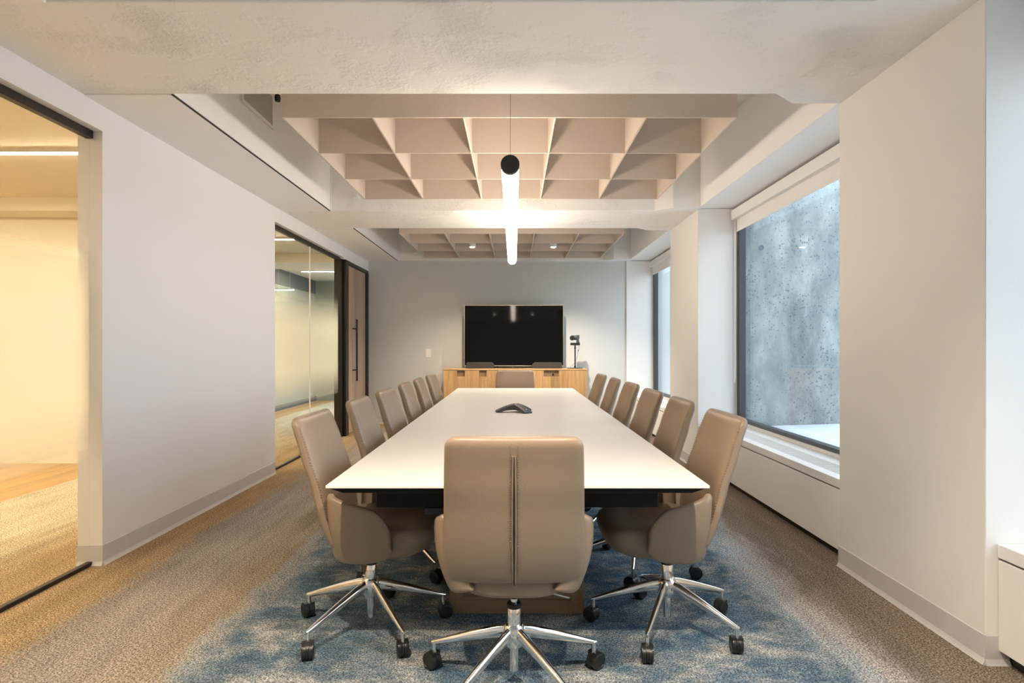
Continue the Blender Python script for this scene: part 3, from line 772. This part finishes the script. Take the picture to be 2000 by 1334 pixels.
for (xa, xb, sl, lb) in ((-.738,-.300, 1,'dark grey speaker bar with slanted end standing under left part of television'), (.275,.738,-1,'dark grey speaker bar with slanted end standing under right part of television')):
    o = empty('speaker_bar', ((xa+xb)/2, 9.345, CZ)); tag(o, lb, 'speaker', 'speaker bars under the television')
    w = (xb-xa)/2; z = .094
    pts = [(-w+.015,0),(w-.03,0),(w,.028),(w,.055),(w-.04,z),(-w+.010,z),(-w,z-.02),(-w,.015)]
    if sl < 0: pts = [(-x, zz) for x, zz in pts]
    MB().prism(pts, 'y', -.035, .035).build('body', M['speaker'], o, bevel=.010, seg=3)
    MB().box(-w*.8, w*.8, -.0362, -.034, .006, .010).build('trim_strip', M['black'], o)
o = empty('video_bar', (-.02, 9.375, CZ)); tag(o, 'flat black video unit under the middle of the television', 'video unit')
MB().box(-.215,.215,-.04,.04,.004,.034).build('body', M['black'], o, bevel=.006, seg=3)
MB().lathe([(0,0),(.013,0),(.015,.004),(.015,.014),(0,.014)], 'y', (.0,-.046,.020)).build('lens', M['phone'], o, smooth=True)
for sx in (-1,1): MB().box(sx*.15-.02, sx*.15+.02, -.03,.03,0,.005).build('foot', M['black'], o)

# camera on stand
cs_ = empty('camera_stand', (.945, 9.36, CZ)); tag(cs_, 'slim black table stand with round base holding the video camera on credenza', 'stand')
MB().lathe([(0,0),(.122,0),(.124,.003),(.118,.007),(.02,.011),(0,.011)], n=40).build('round_base', M['black'], cs_, smooth=True)
MB().lathe([(0,.010),(.016,.010),(.016,.040),(.011,.044),(.0105,.30),(.014,.303),(.014,.325),(.0105,.328),(.0105,.356),(0,.356)]).build('pole', M['black'], cs_, smooth=True)
vc = empty('video_camera', (.945, 9.36, CZ+.357)); tag(vc, 'black pan and tilt video camera perched on the slim stand right of the television', 'video camera')
MB().box(-.072,.072,-.045,.045,0,.040).build('camera_base', M['black'], vc, bevel=.008, seg=3)
MB().prism([(.020,.040),(.068,.040),(.058,.085),(.066,.115),(.066,.150),(.055,.160),(.02,.158),(.020,.100)], 'y', -.028, .028).build('yoke', M['camblue'], vc, bevel=.006)
o = MB().tube((-.056,0,.118),(.024,0,.118), .037, n=28); o = o.build('camera_head', M['camblue'], vc, smooth=True); 
MB().tube((-.046,-.020,.114),(-.052,-.072,.112), .036, .038, n=28).build('lens_barrel', M['black'], o, smooth=True)
ccb = MB().path([(.060,.02,.02),(.062,.03,-.05),(.052,.03,-.09),(.040,.03,-.16),(.022,.028,-.215),(.014,.03,-.25),(-.03,.03,-.30),(-.075,.01,-.345)], .0022, n=6); ccb = ccb.build('cable', M['black'], vc, smooth=True)
MB().tube((.056,.03,-.070),(.050,.03,-.092), .006, n=10).build('plug', M['black'], ccb, smooth=True)

# wall switch
o = empty('light_switch', (-1.375, YB, 1.135)); tag(o, 'white two-gang rocker light switch on the grey far wall', 'light switch')
MB().box(-.043,.043,-.006,0,-.068,.068).build('cover_plate', M['gloss_white'], o, bevel=.002)
for x in (-.019,.019): MB().box(x-.014,x+.014,-.010,-.005,-.035,.035).build('rocker', M['gloss_white'], o, bevel=.001)

# ------------------------------------------------------------------ light from outside, view
w = bpy.data.worlds.new('overcast_sky'); scn.world = w; w.use_nodes = True; nt = w.node_tree
bg = nt.nodes['Background']; tc = nt.nodes.new('ShaderNodeTexCoord'); sep = nt.nodes.new('ShaderNodeSeparateXYZ'); nt.links.new(tc.outputs['Generated'], sep.inputs[0])
c = ramp(nt, math_node(nt, 'ADD', math_node(nt, 'MULTIPLY', sep.outputs[2], .5), .5), [(.45,(.45,.50,.55)),(.52,(.74,.84,.97)),(1,(.66,.83,1.0))])
nt.links.new(c, bg.inputs[0]); bg.inputs[1].default_value = 2.6
vs = scn.view_settings; vs.view_transform = 'Standard'; vs.look = 'None'; vs.gamma = 1; vs.use_curve_mapping = False; vs.exposure = 0.97
cy = scn.cycles; cy.use_denoising = True; cy.max_bounces = 8; cy.diffuse_bounces = 5; cy.glossy_bounces = 4; cy.adaptive_threshold = .02; cy.transmission_bounces = 6; cy.transparent_max_bounces = 12
cy.sample_clamp_indirect = 6; cy.caustics_reflective = False; cy.caustics_refractive = False
